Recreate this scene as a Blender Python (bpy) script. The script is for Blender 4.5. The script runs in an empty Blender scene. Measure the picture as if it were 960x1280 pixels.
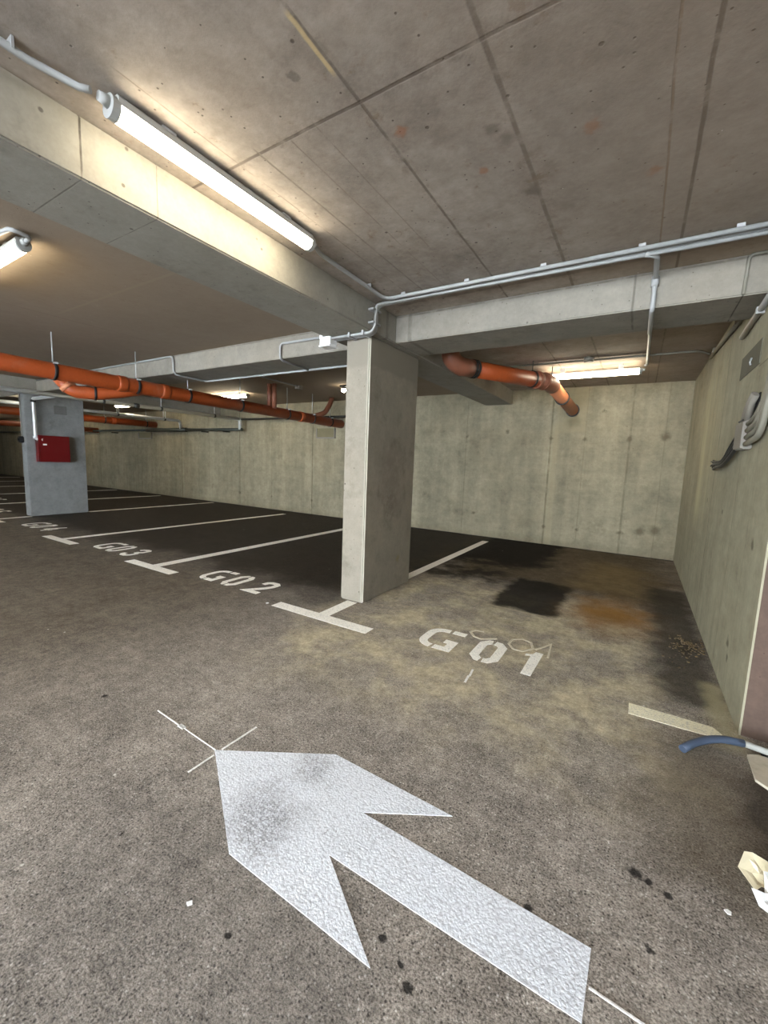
import bpy, bmesh, math, random
from mathutils import Vector, Matrix
random.seed(7)
PI = math.pi
C = bpy.context.scene.collection
SC = bpy.context.scene

# ------------------------------------------------------------------ dimensions (metres)
ZC, ZB = 2.794, 2.546          # ceiling, beam underside
VW = 7.925                     # back wall
UR = 0.589                     # right wall
VE = 2.80                      # where the right wall ends
AR, AL = -2.138, -2.650        # long beam over the near column
A2R, A2L = -10.60, -11.10
BF, BB = 3.575, 4.123          # cross beam front / rear


def lin(r, g, b):
    f = lambda c: (c / 255 / 12.92) if c / 255 <= .04045 else ((c / 255 + .055) / 1.055) ** 2.4
    return (f(r), f(g), f(b))


# ------------------------------------------------------------------ node helpers
class X:
    """a scalar socket with arithmetic"""
    def __init__(s, nt, so): s.nt, s.so = nt, so
    def _m(s, op, *a):
        n = s.nt.nodes.new('ShaderNodeMath'); n.operation = op
        for i, v in enumerate((s,) + a):
            if isinstance(v, X): s.nt.links.new(v.so, n.inputs[i])
            else: n.inputs[i].default_value = v
        return X(s.nt, n.outputs[0])
    def __add__(s, o): return s._m('ADD', o)
    __radd__ = __add__
    def __sub__(s, o): return s._m('SUBTRACT', o)
    def __rsub__(s, o): return (s * -1) + o
    def __mul__(s, o): return s._m('MULTIPLY', o)
    __rmul__ = __mul__
    def __truediv__(s, o): return s._m('DIVIDE', o)
    def abs(s): return s._m('ABSOLUTE')
    def mx(s, o): return s._m('MAXIMUM', o)
    def mn(s, o): return s._m('MINIMUM', o)
    def pow(s, o): return s._m('POWER', o)
    def sqrt(s): return s._m('SQRT')
    def step(s, a, b):                       # smoothstep a->b gives 0->1 (a > b allowed)
        n = s.nt.nodes.new('ShaderNodeMapRange'); n.interpolation_type = 'SMOOTHSTEP'; n.clamp = True
        s.nt.links.new(s.so, n.inputs[0])
        if a < b: lo, hi, t0, t1 = a, b, 0, 1
        else: lo, hi, t0, t1 = b, a, 1, 0
        n.inputs[1].default_value, n.inputs[2].default_value = lo, hi
        n.inputs[3].default_value, n.inputs[4].default_value = t0, t1
        return X(s.nt, n.outputs[0])


class Mat:
    def __init__(s, name, rough=.8, spec=.3):
        s.m = bpy.data.materials.new(name); s.m.use_nodes = True
        s.nt = s.m.node_tree
        s.b = s.nt.nodes['Principled BSDF']
        s.b.inputs['Roughness'].default_value = rough
        s.b.inputs['Specular IOR Level'].default_value = spec
        g = s.nt.nodes.new('ShaderNodeNewGeometry'); s.pos = g.outputs['Position']
        sp = s.nt.nodes.new('ShaderNodeSeparateXYZ'); s.nt.links.new(s.pos, sp.inputs[0])
        s.u, s.v, s.z = (X(s.nt, o) for o in sp.outputs)
    def vec(s, sx=1, sy=1, sz=1, off=(0, 0, 0)):
        n = s.nt.nodes.new('ShaderNodeMapping'); s.nt.links.new(s.pos, n.inputs[0])
        n.inputs['Scale'].default_value = (sx, sy, sz); n.inputs['Location'].default_value = off
        return n.outputs[0]
    def noise(s, sc, det=3, rough=.55, vec=None, dist=0):
        n = s.nt.nodes.new('ShaderNodeTexNoise'); s.nt.links.new(vec or s.pos, n.inputs['Vector'])
        n.inputs['Scale'].default_value = sc; n.inputs['Detail'].default_value = det
        n.inputs['Roughness'].default_value = rough; n.inputs['Distortion'].default_value = dist
        return X(s.nt, n.outputs[0])
    def voro(s, sc, out='Distance', vec=None):
        n = s.nt.nodes.new('ShaderNodeTexVoronoi'); s.nt.links.new(vec or s.pos, n.inputs['Vector'])
        n.inputs['Scale'].default_value = sc
        if out == 'Color':
            q = s.nt.nodes.new('ShaderNodeSeparateXYZ'); s.nt.links.new(n.outputs['Color'], q.inputs[0])
            return X(s.nt, q.outputs[0])
        return X(s.nt, n.outputs[out])
    def col(s, c):
        n = s.nt.nodes.new('ShaderNodeRGB'); n.outputs[0].default_value = (*c, 1); return n.outputs[0]
    def mix(s, a, b, f, mode='MIX'):
        n = s.nt.nodes.new('ShaderNodeMix'); n.data_type = 'RGBA'; n.blend_type = mode
        for v, i in ((f, 0), (a, 6), (b, 7)):
            if isinstance(v, X): s.nt.links.new(v.so, n.inputs[i])
            elif isinstance(v, tuple): n.inputs[i].default_value = (*v, 1)
            elif isinstance(v, (int, float)): n.inputs[i].default_value = v
            else: s.nt.links.new(v, n.inputs[i])
        return n.outputs[2]
    def scale(s, c, f):                      # colour times scalar
        n = s.nt.nodes.new('ShaderNodeVectorMath'); n.operation = 'SCALE'
        if isinstance(c, tuple): n.inputs[0].default_value = c
        else: s.nt.links.new(c, n.inputs[0])
        s.nt.links.new(f.so, n.inputs['Scale'])
        return n.outputs[0]
    def out(s, c, rough=None, bump=None, bs=.2, bd=.01):
        if isinstance(c, tuple): s.b.inputs['Base Color'].default_value = (*c, 1)
        else: s.nt.links.new(c, s.b.inputs['Base Color'])
        if rough is not None: s.nt.links.new(rough.so, s.b.inputs['Roughness'])
        if bump is not None:
            n = s.nt.nodes.new('ShaderNodeBump'); s.nt.links.new(bump.so, n.inputs['Height'])
            n.inputs['Strength'].default_value = bs; n.inputs['Distance'].default_value = bd
            s.nt.links.new(n.outputs[0], s.b.inputs['Normal'])
        return s.m
    def line(s, c, at, w, wob=.006, sc=3):   # 1 on a line coord = at, w half width
        d = (c - at + (s.noise(sc, 2) - .5) * (wob * 2)).abs()
        return d.step(w, w * .35)
    def rect(s, a, a0, a1, b, b0, b1, soft=.05, wob=.1, sc=4):
        n = (s.noise(sc, 4) - .5) * (wob * 2)
        a = a + n; b = b + n
        return a.step(a0 - soft, a0 + soft) * a.step(a1 + soft, a1 - soft) * b.step(b0 - soft, b0 + soft) * b.step(b1 + soft, b1 - soft)
    def blob(s, a, a0, b, b0, r, soft=.5, wob=.1, sc=4, ra=1.0):
        d = (((a - a0) * (1 / ra)).pow(2) + (b - b0).pow(2)).sqrt() + (s.noise(sc, 4) - .5) * (wob * 2)
        return d.step(r, r * (1 - soft))


def pos_only(f): return f


def concrete(name, base, mott=.22, warm=0.10, pores=.5, streak=False, lines=(), extra=None, grain=.1):
    base = tuple(q * .60 for q in base)
    m = Mat(name, .85, .25)
    n1 = m.noise(1.3, 5, .6); n2 = m.noise(6, 5, .65); n3 = m.noise(60, 3, .6)
    f = (n1 - .5) * (2.6 * mott) + (n2 - .5) * (2.6 * mott) + (m.noise(20, 5, .7) - .5) * (1.8 * mott) + (n3 - .5) * (grain * 2) + 1.0
    if streak:
        ns = m.noise(1, 4, .6, m.vec(5, 5, .35))
        f = f + (ns - .5) * (2.4 * mott)
        nh = m.noise(1, 4, .65, m.vec(1.2, 1.2, 14, (2, 9, 4)))
        f = f + (nh - .5) * (1.0 * mott)
    c = m.scale(base, f)
    nw = m.noise(.9, 4, .6, m.vec(1, 1, 1, (3, 7, 1))).step(.45, .7)
    c = m.mix(c, (base[0] * .95, base[1] * .80, base[2] * .62), nw * warm * 3)
    # bug holes
    vd = m.voro(9); vc = m.voro(9, 'Color')
    hole = vd.step(.10, .05) * vc.step(.70, .72)
    vd2 = m.voro(28); vc2 = m.voro(28, 'Color')
    hole2 = vd2.step(.16, .08) * vc2.step(.80, .82)
    hm = hole.mx(hole2) * pores
    c = m.mix(c, (base[0] * .25, base[1] * .22, base[2] * .2), hm)
    # smudges
    sm = m.noise(3.2, 5, .7, m.vec(1, 1, 1, (11, 2, 5))).step(.54, .74) * .42
    c = m.mix(c, (base[0] * .45, base[1] * .42, base[2] * .38), sm)
    h = n2 * .6 + n3 * .25 - hm
    for (ax, at, w, col, strength, rng) in lines:
        coord = getattr(m, ax)
        k = m.line(coord, at, w) * strength
        if rng:
            a2, lo, hi = rng; q = getattr(m, a2)
            k = k * q.step(lo - .03, lo + .03) * q.step(hi + .03, hi - .03)
        k = k * m.noise(7, 4, .6, m.vec(1, 1, 1, (at, w * 99, 2))).step(.25, .55)
        c = m.mix(c, (base[0] * col[0], base[1] * col[1], base[2] * col[2]), k)
        h = h - k * .5
    if extra: c = extra(m, c, base)
    return m.out(c, None, h, .25, .012)


def plain(name, c, rough=.5, metal=0, var=.12, sc=20, spec=.4):
    m = Mat(name, rough, spec); m.b.inputs['Metallic'].default_value = metal
    n = m.noise(sc, 4)
    return m.out(m.scale(c, (n - .5) * (2 * var) + 1.0), n * .2 + (rough - .1))


# ------------------------------------------------------------------ mesh helpers
class MB:
    def __init__(s): s.bm = bmesh.new()
    def box(s, x0, x1, y0, y1, z0, z1, bev=0):
        vs = [s.bm.verts.new(p) for p in ((x0, y0, z0), (x1, y0, z0), (x1, y1, z0), (x0, y1, z0), (x0, y0, z1), (x1, y0, z1), (x1, y1, z1), (x0, y1, z1))]
        fs = [s.bm.faces.new([vs[i] for i in q]) for q in ((3, 2, 1, 0), (4, 5, 6, 7), (0, 1, 5, 4), (1, 2, 6, 5), (2, 3, 7, 6), (3, 0, 4, 7))]
        if bev:
            es = list({e for f in fs for e in f.edges})
            bmesh.ops.bevel(s.bm, geom=es, offset=bev, segments=2, affect='EDGES')
        return s
    def prism(s, pts, z0, z1):                # polygon in XY extruded in Z
        a = sum(p[0] * q[1] - q[0] * p[1] for p, q in zip(pts, pts[1:] + pts[:1]))
        if a < 0: pts = pts[::-1]
        lo = [s.bm.verts.new((p[0], p[1], z0)) for p in pts]; hi = [s.bm.verts.new((p[0], p[1], z1)) for p in pts]
        s.bm.faces.new(hi); s.bm.faces.new(lo[::-1]); n = len(pts)
        for i in range(n): s.bm.faces.new((lo[i], lo[(i + 1) % n], hi[(i + 1) % n], hi[i]))
        return s
    def tube(s, path, r, seg=12, cap=True, sq=None):
        P = [Vector(p) for p in path]; n = len(P)
        R = r if isinstance(r, (list, tuple)) else [r] * n
        T = []
        for i in range(n):
            t = (P[min(i + 1, n - 1)] - P[max(i - 1, 0)])
            T.append(t.normalized())
        nrm = Vector((0, 0, 1)) if abs(T[0].z) < .9 else Vector((1, 0, 0))
        nrm = (nrm - T[0] * nrm.dot(T[0])).normalized()
        rings = []
        for i in range(n):
            nrm = (nrm - T[i] * nrm.dot(T[i])).normalized(); bi = T[i].cross(nrm)
            rings.append([s.bm.verts.new(P[i] + (nrm * math.cos(a) + bi * math.sin(a)) * R[i]) for a in (2 * PI * k / seg for k in range(seg))])
        for i in range(n - 1):
            for k in range(seg):
                f = s.bm.faces.new((rings[i][k], rings[i][(k + 1) % seg], rings[i + 1][(k + 1) % seg], rings[i + 1][k])); f.smooth = True
        if cap: s.bm.faces.new(rings[0][::-1]); s.bm.faces.new(rings[-1])
        return s
    def stroke(s, pts, w, z0=.0, z1=.0015):   # flat painted stroke, mitred
        P = [Vector((p[0], p[1])) for p in pts]; n = len(P); L, Rr = [], []
        for i in range(n):
            if i == 0: d = (P[1] - P[0]).normalized(); m = Vector((-d.y, d.x)) * w / 2
            elif i == n - 1: d = (P[-1] - P[-2]).normalized(); m = Vector((-d.y, d.x)) * w / 2
            else:
                a = (P[i] - P[i - 1]).normalized(); b = (P[i + 1] - P[i]).normalized()
                na = Vector((-a.y, a.x)); nb = Vector((-b.y, b.x)); m = (na + nb).normalized()
                m = m * (w / 2 / max(.35, m.dot(na)))
            L.append(P[i] + m); Rr.append(P[i] - m)
        for i in range(n - 1):
            s.prism([tuple(Rr[i]), tuple(Rr[i + 1]), tuple(L[i + 1]), tuple(L[i])], z0, z1)
        return s
    def move(s, d):
        bmesh.ops.translate(s.bm, verts=s.bm.verts, vec=d); return s
    def build(s, name, mat, parent=None, weld=False):
        if weld: bmesh.ops.remove_doubles(s.bm, verts=s.bm.verts, dist=1e-5)
        bmesh.ops.recalc_face_normals(s.bm, faces=s.bm.faces)
        me = bpy.data.meshes.new(name); s.bm.to_mesh(me); s.bm.free(); me.materials.append(mat)
        o = bpy.data.objects.new(name, me); C.objects.link(o)
        if parent:
            o.parent = parent; o.matrix_parent_inverse = Matrix.Translation(parent.location).inverted()
        return o


def fillet(pts, r, n=6):
    P = [Vector(p) for p in pts]; out = [P[0]]
    for i in range(1, len(P) - 1):
        a = (P[i - 1] - P[i]); b = (P[i + 1] - P[i])
        rr = min(r, a.length * .45, b.length * .45)
        A = P[i] + a.normalized() * rr; B = P[i] + b.normalized() * rr
        for k in range(n + 1):
            t = k / n
            out.append(A * (1 - t) ** 2 + P[i] * 2 * t * (1 - t) + B * t * t)
    out.append(P[-1]); return out


def tag(o, label, cat, group=None):
    o['label'] = label; o['category'] = cat
    if group: o['group'] = group
    return o


def thing(name, label, cat, loc=(0, 0, 0), group=None):
    o = bpy.data.objects.new(name, None); C.objects.link(o); o.location = loc
    o.empty_display_size = .05
    return tag(o, label, cat, group)


def struct(name, mb, mat):
    o = mb.build(name, mat); o['kind'] = 'structure'; return o


# ------------------------------------------------------------------ materials
DK = (.38, .35, .33); PALE = (1.45, 1.35, 1.15); VDK = (.22, .2, .19)


def ceil_extra(m, c, b):
    # rust blotches and a pale scar along a formwork joint
    for (a, q, r) in ((-.295, 2.006, .05), (-.771, 2.044, .035), (-.07, 2.42, .05), (-1.0, 1.66, .04)):
        c = m.mix(c, lin(150, 88, 48), m.blob(m.u, a, m.v, q, r, .8, .04, 22) * .55)
    dirt = ((m.u + .573).abs().step(.13, .0).mx((m.u + 1.07).abs().step(.07, 0))).mx((m.v - 1.45).abs().step(.06, 0)) * m.noise(11, 5, .7).step(.48, .66)
    c = m.mix(c, (b[0] * .5, b[1] * .47, b[2] * .43), dirt * .6)
    c = m.mix(c, (b[0] * .55, b[1] * .42, b[2] * .30), m.noise(8, 5, .7, m.vec(1, 1, 1, (4, 4, 4))).step(.60, .72) * .5)
    for (a, q, r) in ((-.62, 1.90, .07), (-.60, 2.3, .06), (-1.225, 1.236, .022), (-.66, 1.83, .05)):
        c = m.mix(c, (b[0] * .35, b[1] * .33, b[2] * .32), m.blob(m.u, a, m.v, q, r, .8, .05, 18) * .6)
    k = m.line(m.u, -1.085, .012, .008, 9) * m.v.step(1.05, 1.09) * m.v.step(1.33, 1.28)
    c = m.mix(c, lin(196, 172, 128), k * .8)
    k = m.line(m.v, 2.0, .022, .01) * m.u.step(-5.3, -5.2) * m.u.step(-3.15, -3.3)
    c = m.mix(c, lin(175, 165, 145), k * .8)
    warm = m.u.step(-1.2, .1) * .45 + m.u.step(-2.7, -3.2) * .8      # browner and darker to both sides
    c = m.mix(c, (b[0] * .84, b[1] * .74, b[2] * .60), warm.mn(1.0))
    for q, th in ((7, .045), (13, .06)):                     # lime specks
        c = m.mix(c, lin(205, 198, 185), m.voro(q).step(th, th * .6) * m.voro(q, 'Color').step(.93, .94) * .7)
    return c


M = {}
M['ceiling'] = concrete('ceiling_concrete', lin(188, 175, 163),   .34, .08, .8, lines=[
    ('u', -1.07, .010, DK, .8, None), ('u', -.573, .014, DK, .8, None), ('u', -.027, .007, (.55, .4, .3), .8, None),
    ('u', .08, .011, VDK, .9, None), ('v', 1.45, .011, DK, .9, ('u', -2.2, 3)), ('u', -1.64, .008, (.6, .58, .55), .8, ('v', 1.42, 3.2)),
    ('u', -1.45, .005, (.65, .6, .55), .6, ('v', 1.45, 3.2)), ('u', -1.78, .005, (.6, .55, .5), .6, ('v', .9, 3.2)), ('u', -1.30, .004, (.65, .6, .55), .6, ('v', 1.45, 2.6)), ('u', -5.4, .02, DK, .6, None),
    ('v', 3.35, .03, DK, .5, ('u', -2, 1))], extra=ceil_extra)  # last line paints the shadow gap along the cross beam


def wall_extra(m, c, b):
    k = m.rect(m.u, -1.32, -.86, m.z, 2.02, 2.80, .03, .05)
    c = m.mix(c, (b[0] * 1.12, b[1] * 1.1, b[2] * 1.02), k * .6)
    c = m.mix(c, (b[0] * 1.2, b[1] * 1.18, b[2] * 1.1), m.rect(m.u, -1.4, -1.28, m.z, .0, 2.2, .04, .05) * .5)
    c = m.mix(c, (b[0] * .5, b[1] * .48, b[2] * .4), m.blob(m.u, -1.08, m.z, 2.22, .16, .9, .06, 6) * .6)
    for u0, z0, r in ((-1.41, .33, .05), (-.86, .33, .05), (-.19, .36, .06), (.29, .45, .12), (.29, 1.95, .10), (-1.41, 1.92, .04), (-.86, 1.92, .05), (-.19, 1.92, .06), (-2.99, 1.95, .05), (-2.2, 2.05, .06),
                      (-7.03, .35, .05), (-8.47, .35, .05), (-9.77, .35, .05), (-.6, 2.38, .04), (-2.75, .45, .05), (.1, .42, .1)):
        c = m.mix(c, (b[0] * .4, b[1] * .38, b[2] * .33), m.blob(m.u, u0, m.z, z0, r, .8, .05, 12) * .75)
    pat = m.voro(.75, 'Color', m.vec(1, 0, .01))      # slightly different tone from one pour to the next
    c = m.scale(c, pat * .12 + .94)
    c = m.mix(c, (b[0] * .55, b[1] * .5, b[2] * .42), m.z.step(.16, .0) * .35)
    return c


wu = [(-2.995, .5), (-1.41, .8), (-.858, .35), (-.19, .55), (.29, .3), (-4.3, .5), (-5.6, .4), (-7.03, .8), (-8.47, .5), (-9.77, .7), (-11.16, .5), (-12.56, .8), (-14.09, .5), (-15.36, .5), (-17.9, .8), (-20.5, .5), (-23, .6), (-26, .5)]
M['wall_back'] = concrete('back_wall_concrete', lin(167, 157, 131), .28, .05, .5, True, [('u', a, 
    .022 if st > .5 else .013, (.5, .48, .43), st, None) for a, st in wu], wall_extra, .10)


def rwall_extra(m, c, b):
    n = m.noise(1, 3, .6, m.vec(3, 3, .25, (4, 1, 0)))
    k = m.rect(m.v, 5.0, 6.2, m.z, .9, 2.5, .25, .35, 2) * n.step(.35, .7)
    c = m.mix(c, (b[0] * 1.55, b[1] * 1.5, b[2] * 1.35), k * .9)  # wash of the back lamp painted in as paler streaks
    k = m.v.step(2.86, 2.82)                                 # paler worn arris at the wall's end
    c = m.mix(c, (b[0] * 1.06, b[1] * 1.04, b[2] * 1.04), k * .6)
    for v0, z0, r in ((3.35, .32, .05), (3.32, .24, .04), (3.1, 1.0, .05), (5.1, 1.15, .03), (4.2, 1.1, .03)):
        c = m.mix(c, (b[0] * .3, b[1] * .28, b[2] * .25), m.blob(m.v, v0, m.z, z0, r, .8, .06, 14) * .8)
    return c


M['wall_right'] = concrete('right_wall_concrete', lin(184, 177, 150), .22, .03, .5, True, [
    ('v', 4.85, .014, DK, .8, None), ('v', 3.75, .008, DK, .5, ('z', 0, 1.6)), ('v', 3.27, .006, DK, .4, None), ('v', 6.2, .01, DK, .4, None), ('z', 2.10, .008, DK, .6, ('v', 2.8, 3.6))], rwall_extra)
M['wall_end'] = concrete('shaded_wall_end_concrete', lin(112, 92, 80), .2, .2, .3, True)  # shade on the end face put into a darker brown
M['wall_other'] = concrete('far_wall_concrete', lin(165, 160, 145), .2, .05, .3, True)
M['beam'] = concrete('beam_concrete', lin(176, 170, 158), .16, .04, .7, lines=[
    ('v', .924, .006, VDK, .95, ('z', 2.56, 2.9)), ('v', .924, .004, DK, .5, None), ('v', 1.252, .0035, DK, .6, None), ('v', 3.42, .03, DK, .4, ('u', -2.2, -2.1))])
M['beam_cross'] = concrete('cross_beam_concrete', lin(164, 157, 144), .2, .06, .6, lines=[
    ('u', -.16, .01, DK, .6, None), ('u', .455, .006, VDK, .8, None), ('u', -1.98, .03, DK, .5, None), ('z', 2.78, .012, DK, .6, None)])


def col_extra(m, c, b):
    k = m.blob(m.v, 3.75, m.z, 1.22, .46, .45, .2, 3.5, .62) * m.u.step(-2.23, -2.21)
    ring = m.blob(m.v, 3.75, m.z, 1.22, .50, .25, .2, 3.5, .62) - m.blob(m.v, 3.75, m.z, 1.22, .42, .25, .2, 3.5, .62)
    c = m.mix(c, (b[0] * .70, b[1] * .63, b[2] * .64), k * .6 * m.noise(7, 5, .7).step(.3, .6))
    c = m.mix(c, (b[0] * .38, b[1] * .34, b[2] * .34), ring.mx(0.0) * m.noise(9, 4).step(.35, .7) * .5 * m.u.step(-2.23, -2.21))
    k2 = m.blob(m.v, 3.72, m.z, .93, .2, .5, .14, 7, .8) * m.u.step(-2.23, -2.21)
    c = m.mix(c, (b[0] * .62, b[1] * .58, b[2] * .56), k2 * m.noise(14, 4, .7).step(.4, .65) * .7)
    k3 = m.rect(m.v, 3.2, 4.3, m.z, 2.28, 2.6, .02, .04)
    c = m.mix(c, (b[0] * .82, b[1] * .82, b[2] * .82), k3 * .8)
    c = m.mix(c, lin(120, 105, 62), m.blob(m.v, 3.92, m.z, .33, .06, .8, .04, 15) * m.u.step(-2.23, -2.21) * .45)
    c = m.mix(c, lin(214, 208, 192), m.v.step(3.272, 3.258) * m.u.step(-2.235, -2.215) * .4)      # worn pale arris
    return c


M['column'] = concrete('column_concrete', lin(166, 157, 141), .17, .03, .8, extra=col_extra)
M['column_far'] = concrete('far_column_concrete', lin(152, 153, 151), .22, .03, .3)


def floor_mat():
    m = Mat('worn_asphalt', .9, .12)
    base = lin(145, 137, 128)
    g1 = m.noise(150, 4, .65); g2 = m.noise(70, 4, .65); big = m.noise(1.1, 5, .6); mid = m.noise(4.5, 5, .65)
    f = (g1 - .5) * 3.4 + (g2 - .5) * 1.6 + (big - .5) * .75 + (mid - .5) * .75 + .92
    c = m.scale(base, f.mx(.12))
    # pale aggregate
    st = m.voro(85); sc_ = m.voro(85, 'Color')
    c = m.mix(c, lin(196, 190, 182), st.step(.33, .18) * sc_.step(.80, .83) * .8)
    c = m.mix(c, lin(40, 37, 36), st.step(.36, .2) * sc_.step(.25, .22) * .75)
    u, v = m.u, m.v
    low = m.noise(1.4, 4, .6, m.vec(1, 1, 1, (5, 5, 0)))
    # dark, newer asphalt with tyre wear inside the bays beyond G01
    ed = v + (low - .5) * 1.4
    bay = ed.step(2.6, 3.6) * (u + (mid - .5) * .3).step(-2.15, -2.4)
    c = m.mix(c, m.scale(lin(33, 26, 19), (mid - .5) * 1.3 + (g2 - .5) * .7 + 1.0), bay * .93)
    aisle = u.step(-1.7, -4.2) * (1.0 - bay)
    c = m.mix(c, m.scale(lin(88, 79, 66), (mid - .5) * 1.1 + (g2 - .5) * .7 + (g1 - .5) * .5 + 1.0), aisle * .78)
    # lane of rubber wear in the aisle
    wear = m.blob(u, -1.0, v, .55, .75, .7, .3, 3, 1.5)
    c = m.mix(c, m.scale(lin(72, 71, 70), (g1 - .5) * 1.1 + (g2 - .5) * .6 + 1.0), wear * .35)
    # pale cement dust around G01
    d = m.noise(2.6, 6, .62, None, .15).step(.38, .66)
    dust = (m.rect(u, -2.25, .30, v, 1.95, 4.7, .35, .35, 2.2) * (d * .85 + .15))
    dcol = m.scale(lin(190, 177, 148), (g2 - .5) * .7 + (g1 - .5) * .35 + 1.0)
    c = m.mix(c, dcol, dust.mn(1.0) * .85)
    rib = m.rect(u, -1.55, -.5, v, 3.5, 4.05, .2, .25, 3.5) * d
    c = m.mix(c, lin(176, 168, 142), rib * .5)
    # far part of bay G01: brown soiling
    far = m.rect(u, -2.3, .62, v, 4.9, 8.2, .45, .5, 2)
    c = m.mix(c, m.scale(lin(74, 62, 42), (mid - .5) * 1.2 + (g2 - .5) * .5 + 1.0), far * .85)
    dk = m.rect(u, -2.4, -1.02, v, 5.9, 8.2, .14, .28, 3)
    c = m.mix(c, lin(15, 13, 10), dk * .9)
    dk = m.rect(u, -2.4, -1.25, v, 4.7, 6.2, .25, .3, 3) * m.noise(3, 4, .6).step(.35, .6)
    c = m.mix(c, lin(28, 24, 18), dk * .85)
    scuff = m.noise(13, 9, .8); sc2 = m.noise(34, 6, .75)
    c = m.scale(c, ((scuff - .5) * 2.0 + (sc2 - .5) * 1.0 + 1.0).mx(.2))
    # rectangular dark damp patch
    pt = m.rect(u, -1.19, -.55, v, 4.03, 5.25, .06, .12, 4)
    c = m.mix(c, m.scale(lin(20, 17, 13), (g2 - .5) * .6 + 1.0), pt * .93)
    c = m.mix(c, lin(170, 160, 138), m.rect(u, -1.2, -.62, v, 3.995, 4.03, .008, .008, 6) * .6)
    base_gap = v.step(7.80, 7.92) * (m.noise(4, 3) * .5 + .5)
    c = m.mix(c, lin(20, 17, 14), base_gap * .9)
    # ochre rust stain
    oc = m.blob(u, -.10, v, 4.50, .85, 1.0, .5, 2.6, .75)
    c = m.mix(c, m.scale(lin(142, 102, 44), (g2 - .5) * .6 + (mid - .5) * .8 + 1.0), oc * .9)
    lo = m.rect(u, -.55, .25, v, 5.2, 6.9, .3, .3, 2.5)
    c = m.mix(c, m.scale(lin(124, 106, 70), (mid - .5) * .9 + 1.0), lo * .5)
    # dark damp strip along the right wall
    st2 = m.rect(u, .22, .60, v, 3.0, 5.9, .10, .14, 4)
    c = m.mix(c, m.scale(lin(52, 48, 41), (mid - .5) * 1.0 + (g2 - .5) * .8 + 1.0), st2 * .8)
    c = m.mix(c, lin(186, 176, 140), m.rect(u, .48, .60, v, 2.6, 3.4, .05, .06, 7) * .55)
    c = m.mix(c, m.scale(lin(88, 78, 62), (g1 - .5) * 1.2 + 1.0), m.rect(u, .15, .9, v, 1.6, 2.62, .2, .25, 4) * .65)
    c = m.mix(c, lin(44, 38, 32), m.rect(u, .52, .9, v, 1.75, 2.4, .06, .1, 6) * .7)
    # black tar spots
    for a, b, r in ((-.516, .922, .017), (-.441, .896, .013), (-.397, .861, .02), (-.9, .678, .014), (.159, 1.332, .015), (.123, 1.58, .03), (.16, 1.57, .02), (.214, 1.549, .018), (-1.5, .676, .012), (-2.5, 1.068, .02), (-.171, 1.25, .02)):
        c = m.mix(c, lin(24, 22, 22), m.blob(u, a, v, b, r, .6, .014, 60) * .9)
    # scattered lime flecks
    c = m.mix(c, lin(214, 210, 200), m.voro(5.5).step(.045, .03) * m.voro(5.5, 'Color').step(.82, .84) * .8)
    h = g1 * .6 + g2 * .5
    return m.out(c, (bay * -.25) + .88, h, .55, .010)


M['floor'] = floor_mat()


def paint_mat(name, colr, wear=.3, thin=None):
    m = Mat(name, .7, .3)
    g1 = m.noise(150, 4, .6); g2 = m.noise(45, 4, .6); n = m.noise(5, 4, .6)
    c = m.scale(colr, (g1 - .5) * .35 + (n - .5) * .16 + 1.0)
    hole = (g1 * .55 + g2 * .45 + (n - .5) * .45).step(.26 + wear * .30, .18 + wear * .30)
    if thin:
        th = thin(m)
        hole = hole.mx(th * (g1 * .6 + g2 * .4).step(.60, .40)); c = m.scale(c, th * -.10 + 1.0)
    c = m.mix(c, lin(96, 92, 92), hole * .7)
    vd = m.voro(95)
    c = m.mix(c, lin(132, 134, 142), vd.step(.5, .85) * .3)
    return m.out(c, None, g1 * .6 + g2 * .4 - vd * .3, .6, .008)


M['arrow'] = paint_mat('arrow_paint', lin(216, 219, 225), .36, lambda m: (m.blob(m.u, -1.12, m.v, 1.30, .16, .8, .12, 6).mx(m.blob(m.u, -1.12, m.v, 1.02, .24, .8, .15, 6))) * .9)
M['paint'] = paint_mat('bay_paint', lin(250, 246, 236), .10)
M['paint_worn'] = paint_mat('worn_bay_paint', lin(236, 228, 200), .30)
M['chalk'] = paint_mat('chalk', lin(205, 196, 172), .45)
M['chalk_white'] = paint_mat('white_chalk', lin(232, 230, 226), .35)


def orange():
    m = Mat('orange_pipe_plastic', .42, .4)
    n = m.noise(5, 5, .65); n2 = m.noise(40, 4)
    c = m.scale(lin(152, 68, 29), (n - .5) * .5 + (n2 - .5) * .25 + 1.0)
    c = m.mix(c, lin(150, 110, 90), m.noise(3, 5, .7, m.vec(1, 1, 1, (3, 3, 3))).step(.55, .75) * .4)
    return m.out(c, n * .2 + .35)


M['orange'] = orange()
M['orange_pale'] = plain('dusty_orange_plastic', lin(184, 118, 82), .5, 0, .2, 9)
M['brown_elbow'] = plain('dusty_elbow_plastic', lin(122, 74, 54), .5, 0, .25, 9)
M['rubber'] = plain('black_rubber', lin(28, 26, 26), .6)
M['steel'] = plain('galvanised_steel', lin(190, 192, 190), .35, .35, .15, 12)
M['dark_steel'] = plain('dark_steel', lin(62, 62, 60), .5, .5, .2, 10)
M['black_pipe'] = plain('dark_green_pipe', lin(52, 56, 50), .45, .1, .15, 8)
M['conduit'] = plain('grey_conduit_plastic', lin(150, 150, 148), .5, 0, .06, 6)
M['conduit_dim'] = plain('grey_dusty_conduit_plastic', lin(118, 114, 102), .55, 0, .08, 6)
M['housing'] = plain('grey_lamp_housing', lin(158, 158, 154), .5, 0, .05, 6)
M['white_plastic'] = plain('white_plastic', lin(232, 232, 230), .45, 0, .03, 6)
M['grey_box'] = plain('dusty_grey_plastic', lin(122, 116, 106), .6, 0, .08, 12)
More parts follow.
